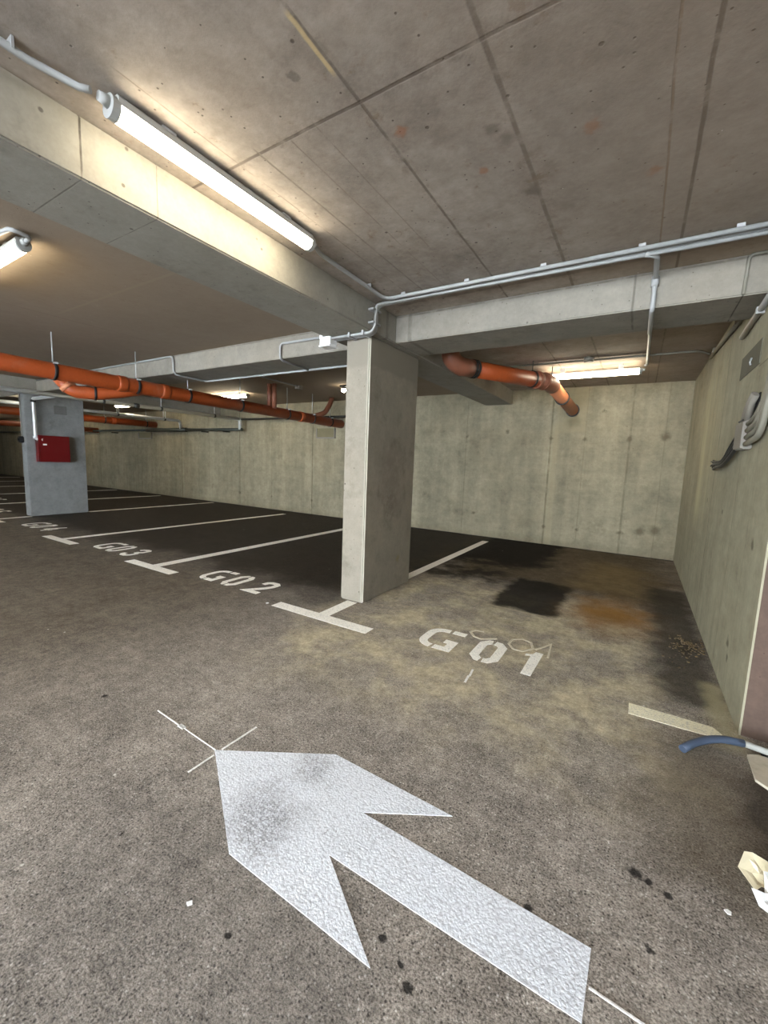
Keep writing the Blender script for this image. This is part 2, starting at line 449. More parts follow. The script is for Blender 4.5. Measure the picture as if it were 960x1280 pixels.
M['red'] = plain('red_painted_steel', lin(92, 8, 13), .35, 0, .08, 5)
M['black'] = plain('black_plastic', lin(24, 24, 26), .5)
M['void'] = plain('shadowed_hole', lin(14, 12, 11), .9)
M['blue'] = plain('blue_hose_rubber', lin(62, 72, 88), .45, 0, .15, 30)
M['pale_hose'] = plain('pale_grey_hose', lin(142, 142, 136), .5, 0, .12, 30)
M['paper'] = plain('white_paper', lin(232, 232, 230), .8, 0, .05, 14)
M['cream_paper'] = plain('cream_paper', lin(226, 214, 180), .8, 0, .07, 10)
M['stone'] = plain('grey_rubble', lin(92, 78, 56), .9, 0, .8, 35)
M['slab'] = concrete('pale_screed', lin(236, 224, 200), .2, .08, .3)
M['patch'] = concrete('patch_mortar', lin(118, 114, 98), .15, .05, .2)
M['patch_far'] = concrete('grey_patch_mortar', lin(126, 126, 122), .15, .05, .2)
M['board'] = plain('cream_board', lin(112, 104, 78), .8, 0, .15, 8)


def lampmat(name, colr, s):
    m = Mat(name); m.b.inputs['Base Color'].default_value = (.9, .9, .9, 1)
    m.b.inputs['Emission Color'].default_value = (*colr, 1); m.b.inputs['Emission Strength'].default_value = s
    return m.m


LAMP = 36.0
M['lamp'] = lampmat('lit_lamp_diffuser', (1.0, .885, .655), LAMP)
M['fill_lamp_cool'] = lampmat('cool_fill_lamp_diffuser', (.93, .96, 1.0), LAMP * 3.0)  # for the added fill lamps, stronger than the visible ones

# ------------------------------------------------------------------ the setting
UL = -34
struct('floor', MB().box(UL, 4.2, -7.2, 8.2, -.25, 0), M['floor'])
struct('ceiling', MB().box(UL, 4.2, -7.2, 8.2, ZC, ZC + .3), M['ceiling'])
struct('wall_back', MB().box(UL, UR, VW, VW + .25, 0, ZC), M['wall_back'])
wr = MB(); wr.box(UR, UR + .010, VE, VW, 0, ZC); struct('wall_right', wr, M['wall_right'])
struct('wall_return', MB().box(UR + .010, 4.2, VE + .004, VE + .3, 0, ZC), M['wall_end'])
struct('wall_left', MB().box(UL - .25, UL, -7.2, VW, 0, ZC), M['wall_other'])
wf = MB(); wf.box(UL, -7.5, -7.45, -7.2, 0, ZC); wf.box(2.5, 4.2, -7.45, -7.2, 0, ZC)
struct('wall_front', wf, M['wall_other'])
struct('wall_passage', MB().box(4.2, 4.45, -7.2, VE, 0, ZC), M['wall_other'])
# pale screed at the wall's end, with a dark joint behind it
struct('trim_1', MB().prism([(.592, 2.60), (.64, 2.63), (4.1, 2.63), (4.1, 2.0), (.80, 2.2), (.588, 2.40)], 0, .012), M['slab'])


def beam(box, mat, label):
    o = MB().box(*box, bev=.008).build('concrete_beam', mat); tag(o, label, 'beam', 'concrete beams under the ceiling'); return o


beam((AL, AR, -7.1, VW, ZB, ZC), M['beam'], 'deep concrete beam above the near column, tube light on the ceiling along its side')
beam((AR, UR, BF, BB, ZB, ZC), M['beam_cross'], 'concrete cross beam from the near column to the right wall, over bay G01')
beam((A2R, AL, BF, BB, ZB, ZC), M['beam_cross'], 'concrete cross beam spanning between the near and the far column')
beam((A2L, A2R, -7.1, VW, ZB, ZC), M['beam'], 'concrete beam on top of the far column with the red cabinet')
beam((-19.0, A2L, BF, BB, ZB, ZC), M['beam_cross'], 'concrete cross beam running left beyond the far column')

o = MB().box(-2.477, -2.2055, 3.248, 4.219, 0, ZB, bev=.012).build('concrete_column', M['column'])
tag(o, 'near bare concrete column between bays G01 and G02', 'column', 'concrete columns')
o = MB().box(-10.92, -10.66, 3.373, 4.423, 0, ZB, bev=.012).build('concrete_column', M['column_far'])
tag(o, 'far concrete column on the left with the red cabinet on it', 'column', 'concrete columns')

# ------------------------------------------------------------------ floor markings
ar = MB().prism([(-1.6, 1.143), (-1.108, .843), (-.505, .841), (-.812, 1.036), (.008, 1.041), (.012, 1.237), (-.814, 1.249), (-.506, 1.436), (-1.107, 1.447)], 0, .002)
tag(ar.build('floor_arrow', M['arrow']), 'large white arrow painted on the asphalt in the foreground', 'arrow')


def bay_line(cu, b0, b1, segs, label, group='white parking bay lines', mat='paint', w=.118):
    t = thing('parking_line', label, 'parking line', (cu, 2.74, 0), group)
    MB().prism([(b0, 2.676), (b1, 2.676), (b1, 2.802), (b0, 2.802)], 0, .0015).build('crossbar', M[mat], t)
    for (ua, va, ub, vb) in segs:
        MB().stroke([(ua, va), (ub, vb)], w).build('stripe', M[mat], t)
    return t


bay_line(-2.316, -2.862, -1.779, [(-2.316, 2.802, -2.318, 3.235), (-2.318, 4.225, -2.318, 7.43)], 'T-shaped white bay line with the near column standing on it')
bay_line(-5.03, -5.545, -4.553, [(-5.035, 2.802, -5.02, 7.43)], 'T-shaped white bay line between G02 and G03', w=.15)
bay_line(-7.6, -8.105, -7.103, [(-7.63, 2.802, -7.50, 7.44)], 'T-shaped white bay line between G03 and G04', w=.13)
bay_line(-10.62, -11.1, -10.088, [(-10.615, 2.802, -10.64, 3.365), (-10.72, 4.45, -10.74, 7.74)], 'white bay line with the far column standing on it')
for k, (uu, nm) in enumerate([(-13.50, 'first white bay line showing beyond the far column'), (-16.34, 'second white bay line showing beyond the far column'), (-19.5, 'third white bay line showing beyond the far column'),
                              (-22.5, 'fourth white bay line showing beyond the far column'), (-25.5, 'fifth white bay line showing beyond the far column, farthest of all')]):
    bay_line(uu, uu - .5, uu + .5, [(uu, 2.802, uu, 7.72)], nm)
o = MB().prism([(.077, 2.674), (.40, 2.685), (.49, 2.70), (.515, 2.745), (.48, 2.80), (.30, 2.805), (.077, 2.802)], 0, .0015).build('parking_line', M['paint_worn'])
tag(o, 'worn white bar beside the right wall, the blue hose end in front of it', 'parking line', 'white parking bay lines')


def arc(cx, cy, r, a0, a1, n=6):
    return [(cx + r * math.cos(math.radians(a0 + (a1 - a0) * i / n)), cy + r * math.sin(math.radians(a0 + (a1 - a0) * i / n))) for i in range(n + 1)]


W_ = .066


def g_G(m):
    m.stroke([(.155, .363)] + arc(.125, .26, .10, 90, 180) + arc(.125, .13, .10, 180, 268), W_)
    m.stroke([(.18, .366), (.29, .366)], W_)
    m.stroke([(.145, .032), (.255, .032), (.255, .165), (.185, .165)], W_)


def g_0(m):
    m.stroke([(.092, .368), (.075, .366), (.034, .315), (.034, .085), (.075, .034), (.092, .032)], W_)
    m.stroke([(.112, .368), (.145, .366), (.184, .315), (.184, .085), (.145, .034), (.112, .032)], W_)


def g_1(m): m.prism([(0, .30), (0, .335), (.045, .345), (.058, .40), (.112, .40), (.104, 0), (.036, 0), (.038, .315)], 0, .0015)
def g_2(m): m.stroke([(.035, .275), (.045, .34), (.085, .366), (.15, .366), (.19, .335), (.19, .26), (.16, .2), (.04, .034), (.225, .034)], W_)
def g_3(m):
    m.stroke([(.03, .30), (.045, .345), (.085, .366), (.145, .366), (.185, .335), (.185, .255), (.145, .21), (.095, .205)], W_)
    m.stroke([(.11, .205), (.15, .2), (.19, .155), (.19, .08), (.15, .034), (.075, .034), (.03, .07), (.025, .11)], W_)
def g_4(m):
    m.stroke([(.15, .395), (.045, .135), (.05, .115), (.235, .115)], W_); m.stroke([(.165, .25), (.165, .0)], W_)
def g_5(m): m.stroke([(.20, .366), (.05, .366), (.05, .225), (.14, .225), (.19, .185), (.19, .08), (.15, .034), (.03, .034)], W_)
def g_6(m):
    m.stroke([(.19, .335), (.15, .366), (.085, .366), (.036, .315), (.036, .085), (.085, .034), (.15, .034), (.19, .08), (.19, .17), (.15, .21), (.07, .21)], W_)


GL = {'G': g_G, '0': g_0, '1': g_1, '2': g_2, '3': g_3, '4': g_4, '5': g_5, '6': g_6}


def bay_no(txt, us, v0, label):
    t = thing('bay_number', label, 'painted number', (us[1], v0, 0), 'painted bay numbers')
    for ch, uu in zip(txt, us):
        m = MB(); GL[ch](m); m.move((uu, v0, 0)); m.build('letter' if ch == 'G' else 'digit', M['paint'], t)


bay_no('G01', (-1.376, -.955, -.60), 2.775, 'white stencilled G01 on dusty asphalt in front of the right-hand bay')
bay_no('G02', (-4.25, -3.86, -3.46), 2.812, 'white stencilled G02 left of the near column')
bay_no('G03', (-6.79, -6.42, -6.03), 2.815, 'white stencilled G03 between G02 and the far column')
bay_no('G04', (-9.64, -9.25, -8.86), 2.862, 'white stencilled G04 right in front of the far column')
bay_no('G05', (-12.75, -12.36, -11.95), 2.98, 'white stencilled G05 at the left edge beside the far column')
bay_no('G06', (-15.5, -15.1, -14.7), 3.7, 'smallest white bay number, far off at the left edge, G06')

# chalk
def chalk(label, loc, mat, strokes):
    t = thing('chalk_marking', label, 'chalk mark', loc)
    for nm, P, w in strokes:
        MB().stroke(P, w, 0, .0025).build(nm, M[mat], t)


chalk('faint hand-drawn chalk scrawl just behind the stencilled G01', (-.75, 3.25, 0), 'chalk', [
    ('letter', [(-.86, 3.235), (-.97, 3.155), (-1.03, 3.17), (-1.085, 3.24), (-1.06, 3.30), (-.99, 3.31)], .02),
    ('digit', [(-.70, 3.125), (-.755, 3.20), (-.752, 3.30), (-.68, 3.36), (-.61, 3.33), (-.575, 3.225), (-.63, 3.13), (-.70, 3.125)], .018),
    ('digit', [(-.555, 3.22), (-.50, 3.33), (-.47, 3.40), (-.448, 3.13)], .016)])
chalk('thin white cross of setting-out lines at the tip of the arrow', (-1.6, 1.146, 0), 'chalk_white', [
    ('chalk_line', [(-2.12, 1.164), (-1.92, 1.157), (-1.905, 1.157), (-1.87, 1.1565)], .006), ('chalk_line', [(-1.91, 1.157), (-1.89, 1.158), (-1.865, 1.156)], .022),
    ('chalk_line', [(-1.865, 1.1565), (-1.60, 1.146)], .005), ('chalk_line', [(-1.575, .99), (-1.574, 1.12)], .009), ('chalk_line', [(-1.576, 1.165), (-1.573, 1.30), (-1.573, 1.372)], .010)])
for P, w, lb in (([(-.833, 2.438), (-.842, 2.53), (-.836, 2.535), (-.848, 2.631)], .014, 'short chalk tick on the asphalt below the stencilled G01'),
                 ([(.016, 1.132), (.30, 1.118)], .006, 'thin white line running on from the tail of the arrow')):
    o = MB().stroke(P, w, 0, .0025).build('chalk_marking', M['chalk_white']); tag(o, lb, 'chalk mark')

# ------------------------------------------------------------------ lamps
def tube_lamp(label, p, axis, L, mat='lamp', zt=ZC, w=.082, hang=.012, wrap=-8):
    """surface tube light: housing against the soffit, rounded diffuser below, two end caps"""
    t = thing('tube_light', label, 'lamp', (p[0], p[1], zt - .1), 'ceiling tube lights')
    def prof(y0, y1, pts, name, m_):
        mb = MB(); bm = mb.bm; rr = []
        for s in (y0, y1):
            ring = []
            for (a, z) in pts:
                q = (p[0] + s, p[1] + a, z) if axis == 'x' else (p[0] + a, p[1] + s, z)
                ring.append(bm.verts.new(q))
            rr.append(ring)
        n = len(pts)
        for i in range(n): bm.faces.new((rr[0][i], rr[0][(i + 1) % n], rr[1][(i + 1) % n], rr[1][i]))
        bm.faces.new(rr[0]); bm.faces.new(rr[1][::-1]); return mb.build(name, m_, t)
    h = w / 2; zz = zt - hang
    hw = .5 if wrap < -20 else .98
    up = [(-h * hw * .8, zz), (h * hw * .8, zz), (h * hw, zz - .012), (h * hw, zz - .024 - .012 * (wrap > -20)), (-h * hw, zz - .024 - .012 * (wrap > -20)), (-h * hw, zz - .012)]
    dn = [(h * .98 * math.cos(a), zz - .043 - .040 * math.sin(a)) for a in (math.radians(wrap + (180 - 2 * wrap) * k / 16) for k in range(17))]
    prof(-L / 2 + .02, L / 2 - .02, up, 'housing', M['housing'])
    prof(-L / 2 + .03, L / 2 - .03, dn, 'diffuser', M[mat])
    full = [(h * 1.04 * math.cos(a), zz - .042 + .043 * math.sin(a)) for a in (2 * PI * k / 18 for k in range(18))]
    for s in (-1, 1):
        ec = prof(s * L / 2 - (.03 if s > 0 else 0), s * L / 2 + (.03 if s < 0 else 0), full, 'end_cap', M['housing'])
        mb = MB()
        e = (p[0] + s * L / 2, p[1], zz - .03) if axis == 'x' else (p[0], p[1] + s * L / 2, zz - .03)
        e2 = (e[0] + s * .035, e[1], e[2]) if axis == 'x' else (e[0], e[1] + s * .035, e[2])
        mb.tube([e, e2], [.024, .017], 14).build('cable_gland', M['housing'], ec)
    for s in (-.3, .3):
        mb = MB(); cx, cy = (p[0] + s * L, p[1]) if axis == 'x' else (p[0], p[1] + s * L)
        mb.box(cx - .03, cx + .03, cy - .03, cy + .03, zz, zt).build('mounting_clip', M['steel'], t)
    return t


tube_lamp('lit tube light along the right side of the near beam, large at upper left', (-1.90, 1.51, 0), 'y', 1.17, wrap=-18)
tube_lamp('lit tube light cut off by the left edge, left of the near beam', (-4.22, 1.20, 0), 'x', 1.22)
tube_lamp('lit tube light near the back wall of bay G01, behind the orange pipe', (-.70, 6.42, 0), 'x', 1.20, hang=.06, wrap=-40)
tube_lamp('lit tube light showing just above the long orange pipe, left of centre', (-8.05, 6.25, 0), 'x', 1.25, hang=.03, wrap=-40)
tube_lamp('small lit tube light under the orange pipe, right of the far column', (-12.65, 6.35, 0), 'x', 1.25, hang=.03, wrap=-40)
tube_lamp('lit tube light under the cross beam at the left edge', (-11.80, 3.80, 0), 'x', .74, zt=ZB)
tube_lamp('unseen tube light added as cool fill on the ceiling behind the viewpoint, by the arrow tail', (-.2, -.9, 0), 'x', 1.22, 'fill_lamp_cool')  # this lamp and the next are unseen, added to fill the foreground with light
tube_lamp('unseen tube light added as cool fill on the ceiling behind the viewpoint, to the left', (-5.4, -2.6, 0), 'x', 1.22, 'fill_lamp_cool')
tube_lamp('lit tube light in the aisle ceiling left of the frame', (-9.0, .9, 0), 'x', 1.22)
tube_lamp('lit tube light in the aisle ceiling far left of the frame', (-15.5, 1.2, 0), 'x', 1.22)
tube_lamp('lit tube light over the farthest bays, hidden by the far column', (-18.5, 6.3, 0), 'x', 1.25, hang=.03, wrap=-40)
tube_lamp('lit tube light over the farthest bays near the end wall', (-24.5, 6.3, 0), 'x', 1.25, hang=.03, wrap=-40)

t = thing('bulkhead_lamp', 'small round lit bulb lamp peeking out left of the near column', 'lamp', (-4.89, 6.36, 2.7))
MB().box(-4.95, -4.80, 6.31, 6.41, 2.765, ZC).build('base_plate', M['black'], t)
MB().tube([(-4.89, 6.36, 2.765), (-4.89, 6.36, 2.735)], .035, 14).build('lamp_holder', M['black'], t)
MB().tube([(-4.89, 6.36, 2.737), (-4.89, 6.36, 2.715), (-4.89, 6.36, 2.69), (-4.89, 6.36, 2.67)], [.03, .048, .045, .02], 14).build('bulb', M['lamp'], t)

# ------------------------------------------------------------------ conduits
def clips(t, pts, r, axis, m_='conduit'):
    for (x, y, z) in pts:
        mb = MB()
        d = r + .002
        if axis == 'y': mb.box(x - d, x + d, y - .004, y + .004, z - .004, ZC)
        elif axis == 'x': mb.box(x - .004, x + .004, y - d, y + d, z - .004, ZC)
        mb.build('clip', M[m_], t)


zc1 = 2.762
t = thing('conduit', 'grey conduit from the near tube light toward the upper left corner', 'conduit', (-1.96, .4, zc1), 'grey cable conduits')
MB().tube([(-1.975, -.8, zc1), (-1.975, .70, zc1), (-1.93, .84, 2.755), (-1.90, .865, 2.752)], .013, 12).build('tube', M['conduit'], t)
clips(t, [(-1.975, .0, zc1), (-1.975, .655, zc1)], .017, 'y')

t = thing('conduit', 'grey conduit from the near tube light, bending along the cross beam to the right edge', 'conduit', (-1.9, 2.6, zc1), 'grey cable conduits')
MB().tube(fillet([(-1.90, 2.137, 2.752), (-1.955, 2.24, zc1), (-1.965, 3.10, zc1), (UR, 3.13, zc1)], .09), .014, 12).build('tube', M['conduit'], t)
clips(t, [(-1.965, 2.85, zc1), (-1.80, 3.11, zc1), (-1.25, 3.11, zc1), (-.70, 3.12, zc1), (-.12, 3.125, zc1), (.35, 3.127, zc1)], .017, 'y')

t = thing('conduit', 'grey conduit run dropping down the beam side to the white box on the near column', 'conduit', (-2.1, 3.2, 2.6), 'grey cable conduits')
for k in range(3):
    du = .030 * k; dz = .026 * k
    MB().tube(fillet([(-2.56, 3.20 - .004 * k + .0, ZB - .022 - .0 * dz) if k == 0 else (-2.56, 3.20 - .034 * k, ZB - .022), (-2.112 + du * .35, 3.20 - .034 * k, ZB - .022), (-2.112 + du * .35, 3.20 - .034 * k, zc1), (UR, 3.20 - .034 * k + .008, zc1)] if k < 2 else
              [(-2.56, 3.132, ZB - .022), (-2.09, 3.132, ZB - .022), (-2.09, 3.150, 2.70), (-2.09, 3.158, zc1 - .004), (UR, 3.20 - .026, zc1 - .026)], .07), .012, 12).build('tube', M['conduit'], t)
for (x, z) in ((-2.35, ZB), (-2.2, ZB)):
    MB().box(x - .01, x + .01, 3.105, 3.225, z - .04, z).build('clip', M['conduit'], t)
for z in (2.60, 2.71):
    MB().box(AR, AR + .055, 3.10, 3.225, z - .008, z + .008).build('clip', M['conduit'], t)

t = thing('junction_box', 'small white box at the end of conduits under the near beam', 'junction box', (-2.63, 3.18, 2.5))
MB().box(-2.70, -2.575, 3.115, 3.225, ZB - .075, ZB, bev=.006).build('box', M['white_plastic'], t)
MB().box(-2.705, -2.57, 3.108, 3.230, ZB - .088, ZB - .075, bev=.003).build('lid', M['white_plastic'], t)

t = thing('conduit', 'grey conduit from the white box, bending down over the face of the cross beam', 'conduit', (-3.3, 3.55, 2.6), 'grey cable conduits')
MB().tube(fillet([(-2.66, 3.55, 2.70), (-3.67, 3.553, 2.705), (-3.67, 3.553, ZB - .02), (-3.72, 4.10, ZB - .02)], .06), .013, 10).build('tube', M['conduit'], t)
MB().box(-3.06, -3.02, 3.53, BF, 2.68, 2.72).build('clip', M['white_plastic'], t)
t = thing('conduit', 'grey conduit above the long orange pipe, bending down over the cross beam', 'conduit', (-6.5, 3.55, 2.6), 'grey cable conduits')
MB().tube(fillet([(-10.5, 3.553, 2.77), (-5.80, 3.553, 2.775), (-5.78, 3.553, ZB - .02), (-5.83, 4.10, ZB - .02), (-2.7, 4.10, ZB - .02)], .06), .014, 10).build('tube', M['conduit'], t)
t = thing('conduit', 'thin grey ceiling conduit ending in a small box, above the long orange pipe', 'conduit', (-5.7, 5.5, 2.77), 'grey cable conduits')
MB().tube([(-5.68, 4.13, 2.775), (-5.70, 4.94, 2.775), (-5.75, 6.02, 2.775)], .014, 10).build('tube', M['conduit'], t)
MB().box(-5.82, -5.70, 6.02, 6.12, 2.73, ZC, bev=.006).build('end_box', M['grey_box'], t)

t = thing('conduit', 'grey conduit dropping over the cross beam to the back tube light of bay G01', 'conduit', (-.04, 4, 2.5), 'grey cable conduits')
MB().tube(fillet([(-.10, 3.165, 2.745), (-.035, 3.20, 2.735), (-.035, 3.548, 2.735), (-.035, 3.548, ZB - .02), (-.04, 4.15, ZB - .02), (-.04, 4.15, 2.77), (-.05, 6.40, 2.765), (-.075, 6.42, 2.752)], .035), .0165, 10).build('tube', M['conduit'], t)
MB().tube([(-.035, 3.548, 2.68), (-.035, 3.548, 2.745)], .024, 12).build('coupling', M['conduit'], t)
t = thing('conduit', 'thin grey conduit along the ceiling above the back tube light of bay G01', 'conduit', (-.5, 5.95, 2.77), 'grey cable conduits')
MB().tube(fillet([(-1.9, 5.93, 2.775), (.45, 5.98, 2.775), (.563, 6.05, 2.74)], .05), .013, 10).build('tube', M['conduit_dim'], t)
clips(t, [(-1.3, 5.945, 2.775), (-.9, 5.95, 2.775), (-.45, 5.96, 2.775), (-.1, 5.97, 2.775)], .013, 'x', 'conduit_dim')
t = thing('junction_box', 'round grey box under the ceiling in front of the back tube light', 'junction box', (-.68, 5.9, 2.76))
MB().tube([(-.68, 5.90, ZC), (-.68, 5.90, 2.745)], .058, 20).build('box', M['grey_box'], t)
MB().tube([(-.68, 5.90, 2.745), (-.68, 5.90, 2.735)], [.061, .05], 20).build('lid', M['grey_box'], t)

t = thing('conduit', 'short grey conduit high on the right wall, toward the back corner', 'conduit', (.57, 5.3, 2.68), 'grey cable conduits')
MB().tube([(UR - .022, 6.15, 2.735), (UR - .022, 4.20, 2.615)], .019, 12).build('tube', M['conduit_dim'], t)
for q in (5.8, 4.5): MB().box(UR - .045, UR, q - .012, q + .012, 2.60 + (q - 4.2) * .0615, 2.655 + (q - 4.2) * .0615).build('clip', M['conduit_dim'], t)
t = thing('conduit', 'grey conduit on the right wall running out of the right edge', 'conduit', (.57, 3.5, 2.46), 'grey cable conduits')
MB().tube([(UR - .022, 4.22, 2.445), (UR - .022, 2.85, 2.51)], .019, 12).build('tube', M['conduit'], t)
MB().box(UR - .045, UR, 3.65, 3.68, 2.445, 2.49).build('clip', M['conduit'], t)
t = thing('conduit', 'short thin conduit hooked over the face of the cross beam at the right edge', 'conduit', (.45, 3.56, 2.66), 'grey cable conduits')
MB().tube(fillet([(.56, 3.562, 2.785), (.462, 3.562, 2.785), (.455, 3.562, ZB + .003)], .03), .010, 10).build('tube', M['conduit_dim'], t)

t = thing('conduit', 'grey conduit curving into the end of the left-edge tube light', 'conduit', (-4.2, 1.1, 2.77), 'grey cable conduits')
MB().tube(fillet([(-6.5, 1.09, 2.775), (-3.68, 1.09, 2.775), (-3.50, 1.10, 2.765), (-3.50, 1.20, 2.755), (-3.585, 1.20, 2.752)], .05), .014, 10).build('tube', M['conduit'], t)
clips(t, [(-3.95, 1.09, 2.775)], .014, 'x')
# ------------------------------------------------------------------ orange drain pipes
def ring(t, c, d, r, w, name, m_, seg=24):
    c = Vector(c); d = Vector(d).normalized()
    MB().tube([c - d * w / 2, c - d * w * .25, c + d * w * .25, c + d * w / 2], [r * .97, r, r, r * .97], seg).build(name, m_, t)


def clamp(t, c, d, r, rod=True, ztop=ZC):
    c = Vector(c); d = Vector(d).normalized()
    k = MB().tube([c - d * .016, c + d * .016], r + .008, 24).build('clamp', M['rubber'], t)
    MB().box(c.x + r * .5, c.x + r * .5 + .05, c.y - .02, c.y + .02, c.z + r * .80, c.z + r * .98).build('clamp_bolt', M['steel'], k)
    if rod: MB().tube([(c.x, c.y, c.z + r), (c.x, c.y, ztop)], .007, 8).build('hanger_rod', M['steel'], k)


zp = lambda v: 2.347 - (v - 1.7) * .0160
t = thing('drain_pipe', 'long orange drain pipe hanging across the left half to the back wall', 'pipe', (-6.15, 4, 2.3), 'orange drain pipes')
MB().tube([(-6.15, -5.0, zp(-5)), (-6.15, 3.05, zp(3.05)), (-6.15, 3.65, zp(3.65)), (-6.15, VW, zp(VW))], .098, 28).build('pipe', M['orange'], t)
D = (0, 1, -.016)
for v in (3.02, 3.62, 6.55, .3): ring(t, (-6.15, v, zp(v)), D, .107, .12, 'collar', M['orange'])
for v in (.4, 2.25, 3.22, 4.0, 5.0, 6.15, 6.9, 7.5): clamp(t, (-6.15, v, zp(v)), D, .100, True, BB and (ZB if BF < v < BB else ZC))
# saddle with a diagonal inlet near its far end
MB().tube(fillet([(-6.15, 6.75, zp(6.75)), (-6.10, 7.25, 2.42), (-6.10, 7.42, 2.62), (-6.10, 7.50, ZC)], .1), .055, 16).build('branch_inlet', M['brown_elbow'], t)
for x in (-6.19, -6.06): MB().tube([(x, 5.72, zp(5.7) + .05), (x, 5.72, ZC)], .045, 16).build('branch_inlet', M['brown_elbow'], t)
br = fillet([(-6.52, 2.44, 2.33), (-6.44, 2.55, 2.165), (-6.34, 2.80, 2.165), (-6.25, 3.05, 2.225), (-6.16, 3.30, 2.30)], .08)
q = MB().tube(br, .083, 24).build('branch_pipe', M['orange'], t)
MB().tube([(-6.475, 2.50, 2.24), (-6.455, 2.53, 2.195)], .093, 24).build('collar', M['orange_pale'], t)
MB().tube([(-6.352, 2.77, 2.166), (-6.343, 2.795, 2.166)], .09, 24).build('clamp', M['rubber'], t)

zq = lambda v: 2.36
t = thing('drain_pipe', 'far orange pipe behind the far column, running to the back wall', 'pipe', (-14, 5, 2.35), 'orange drain pipes')
MB().tube([(-14.0, -4, 2.345), (-14.0, VW, 2.345)], .10, 24).build('pipe', M['orange'], t)
for v in (5.5, 6.6): ring(t, (-14, v, 2.345), (0, 1, 0), .112, .12, 'collar', M['orange'])
for v in (4.4, 6.35, 7.6): clamp(t, (-14, v, 2.345), (0, 1, 0), .10)
t = thing('drain_pipe', 'dim orange pipe at the left edge, lower one left of the far column', 'pipe', (-18, 5, 2.2), 'orange drain pipes')
MB().tube([(-18.0, -3, 2.23), (-18.0, VW, 2.19)], .09, 24).build('pipe', M['orange'], t)
for v in (4.6, 7.0): clamp(t, (-18, v, 2.21), (0, 1, 0), .09)

# pipe over bay G01
t = thing('drain_pipe', 'orange pipe over bay G01, elbowed down into a hole in the back wall', 'pipe', (-1.5, 5.4, 2.5), 'orange drain pipes')
P0, P1, P2 = Vector((-1.93, 4.72, 2.548)), Vector((-1.17, 6.10, 2.560)), Vector((-1.085, VW + .02, 2.395))
dr = (P1 - P0).normalized(); dr2 = (P2 - P1).normalized()
MB().tube([P0 + dr * .08, P1 - dr * .1], .098, 28).build('pipe', M['orange'], t)
MB().tube(fillet([P1 + dr2 * .08, P2], .01), .092, 28).build('pipe', M['orange_pale'], t)['label'] = 'pale dusty pink lower run'
MB().tube(fillet([(-2.005, 4.60, ZC), (-2.00, 4.62, 2.62), P0, P0 + dr * .22], .14, 8), .104, 28).build('elbow', M['brown_elbow'], t)
MB().tube(fillet([P1 - dr * .22, P1, P1 + dr2 * .20], .13, 8), .105, 28).build('elbow', M['brown_elbow'], t)
for c, d in ((P0 + dr * .20, dr), (P0 + dr * .24, dr), (P1 - dr * .34, dr), (P1 + dr2 * .9, dr2), (P2 - dr2 * .06, dr2)):
    MB().tube([c - d * .012, c + d * .012], .109, 28).build('clamp', M['rubber'], t)
for c in (P1 - dr * .24, P1 - dr * .10): ring(t, c, dr, .117, .05, 'collar', M['brown_elbow'])
for c in (P1 - dr * .34, P1 + dr2 * .12):
    MB().tube([(c.x, c.y, c.z + .095), (c.x, c.y, ZC)], .006, 8).build('hanger_rod', M['dark_steel'], t)

# ------------------------------------------------------------------ galvanised and dark water pipes
t = thing('sprinkler_pipe', 'upper galvanised pipe under the long orange pipe, ending in a drop at the back wall', 'pipe', (-9.48, 5, 2.41), 'galvanised water pipes')
MB().tube([(-9.48, -5, 2.41), (-9.48, 7.70, 2.41), (-9.48, 7.70, 2.41)], .040, 16).build('pipe', M['steel'], t)
MB().tube([(-9.48, 7.70, 2.45), (-9.48, 7.70, 2.13)], .044, 16).build('drop_pipe', M['steel'], t)
for v in (2.0, 4.3, 5.5, 6.9):
    MB().tube([(-9.48, v - .02, 2.41), (-9.48, v + .02, 2.41)], .05, 16).build('clamp', M['dark_steel'], t)
    MB().tube([(-9.48, v, 2.45), (-9.48, v, ZB if BF < v < BB else ZC)], .008, 8).build('hanger_rod', M['steel'], t)
MB().tube([(-9.48, 4.9, 2.41), (-9.48, 5.0, 2.41)], .052, 16).build('coupling', M['dark_steel'], t)
t = thing('sprinkler_pipe', 'lower galvanised pipe right of the far column, with an elbow at the back wall', 'pipe', (-12.25, 5, 2.42), 'galvanised water pipes')
MB().tube(fillet([(-12.25, -5, 2.42), (-12.25, 7.68, 2.42), (-12.25, 7.72, 2.18)], .09), .042, 16).build('pipe', M['steel'], t)
for v in (4.6, 5.9, 7.2):
    MB().tube([(-12.25, v - .02, 2.42), (-12.25, v + .02, 2.42)], .055, 16).build('clamp', M['dark_steel'], t)
    for dx in (-.055, .055): MB().tube([(-12.25 + dx, v, 2.42), (-12.25 + dx, v, ZC)], .010, 8).build('hanger_rod', M['steel'], t)
t = thing('water_pipe', 'dark pipe running level along the back wall behind the far column', 'pipe', (-15, 7.72, 2.15), 'galvanised water pipes')
MB().tube([(-33, 7.74, 2.16), (-14.2, 7.74, 2.155)], .035, 14).build('pipe', M['black_pipe'], t)
MB().tube([(-14.2, 7.74, 2.155), (-12.0, 7.74, 2.15)], .062, 16).build('sleeve', M['black_pipe'], t)
MB().tube([(-12.0, 7.74, 2.15), (-9.42, 7.72, 2.13)], .042, 14).build('pipe', M['black_pipe'], t)
for u in (-16.5, -11.2, -10.2):
    MB().box(u - .02, u + .02, 7.70, VW, 2.07, 2.10).build('bracket', M['dark_steel'], t)
t = thing('water_pipe', 'thin dark pipe on the back wall passing behind the end of the long orange pipe', 'pipe', (-8, 7.75, 2.4), 'galvanised water pipes')
MB().tube([(-9.44, 7.72, 2.405), (-5.9, 7.76, 2.40)], .026, 12).build('pipe', M['dark_steel'], t)

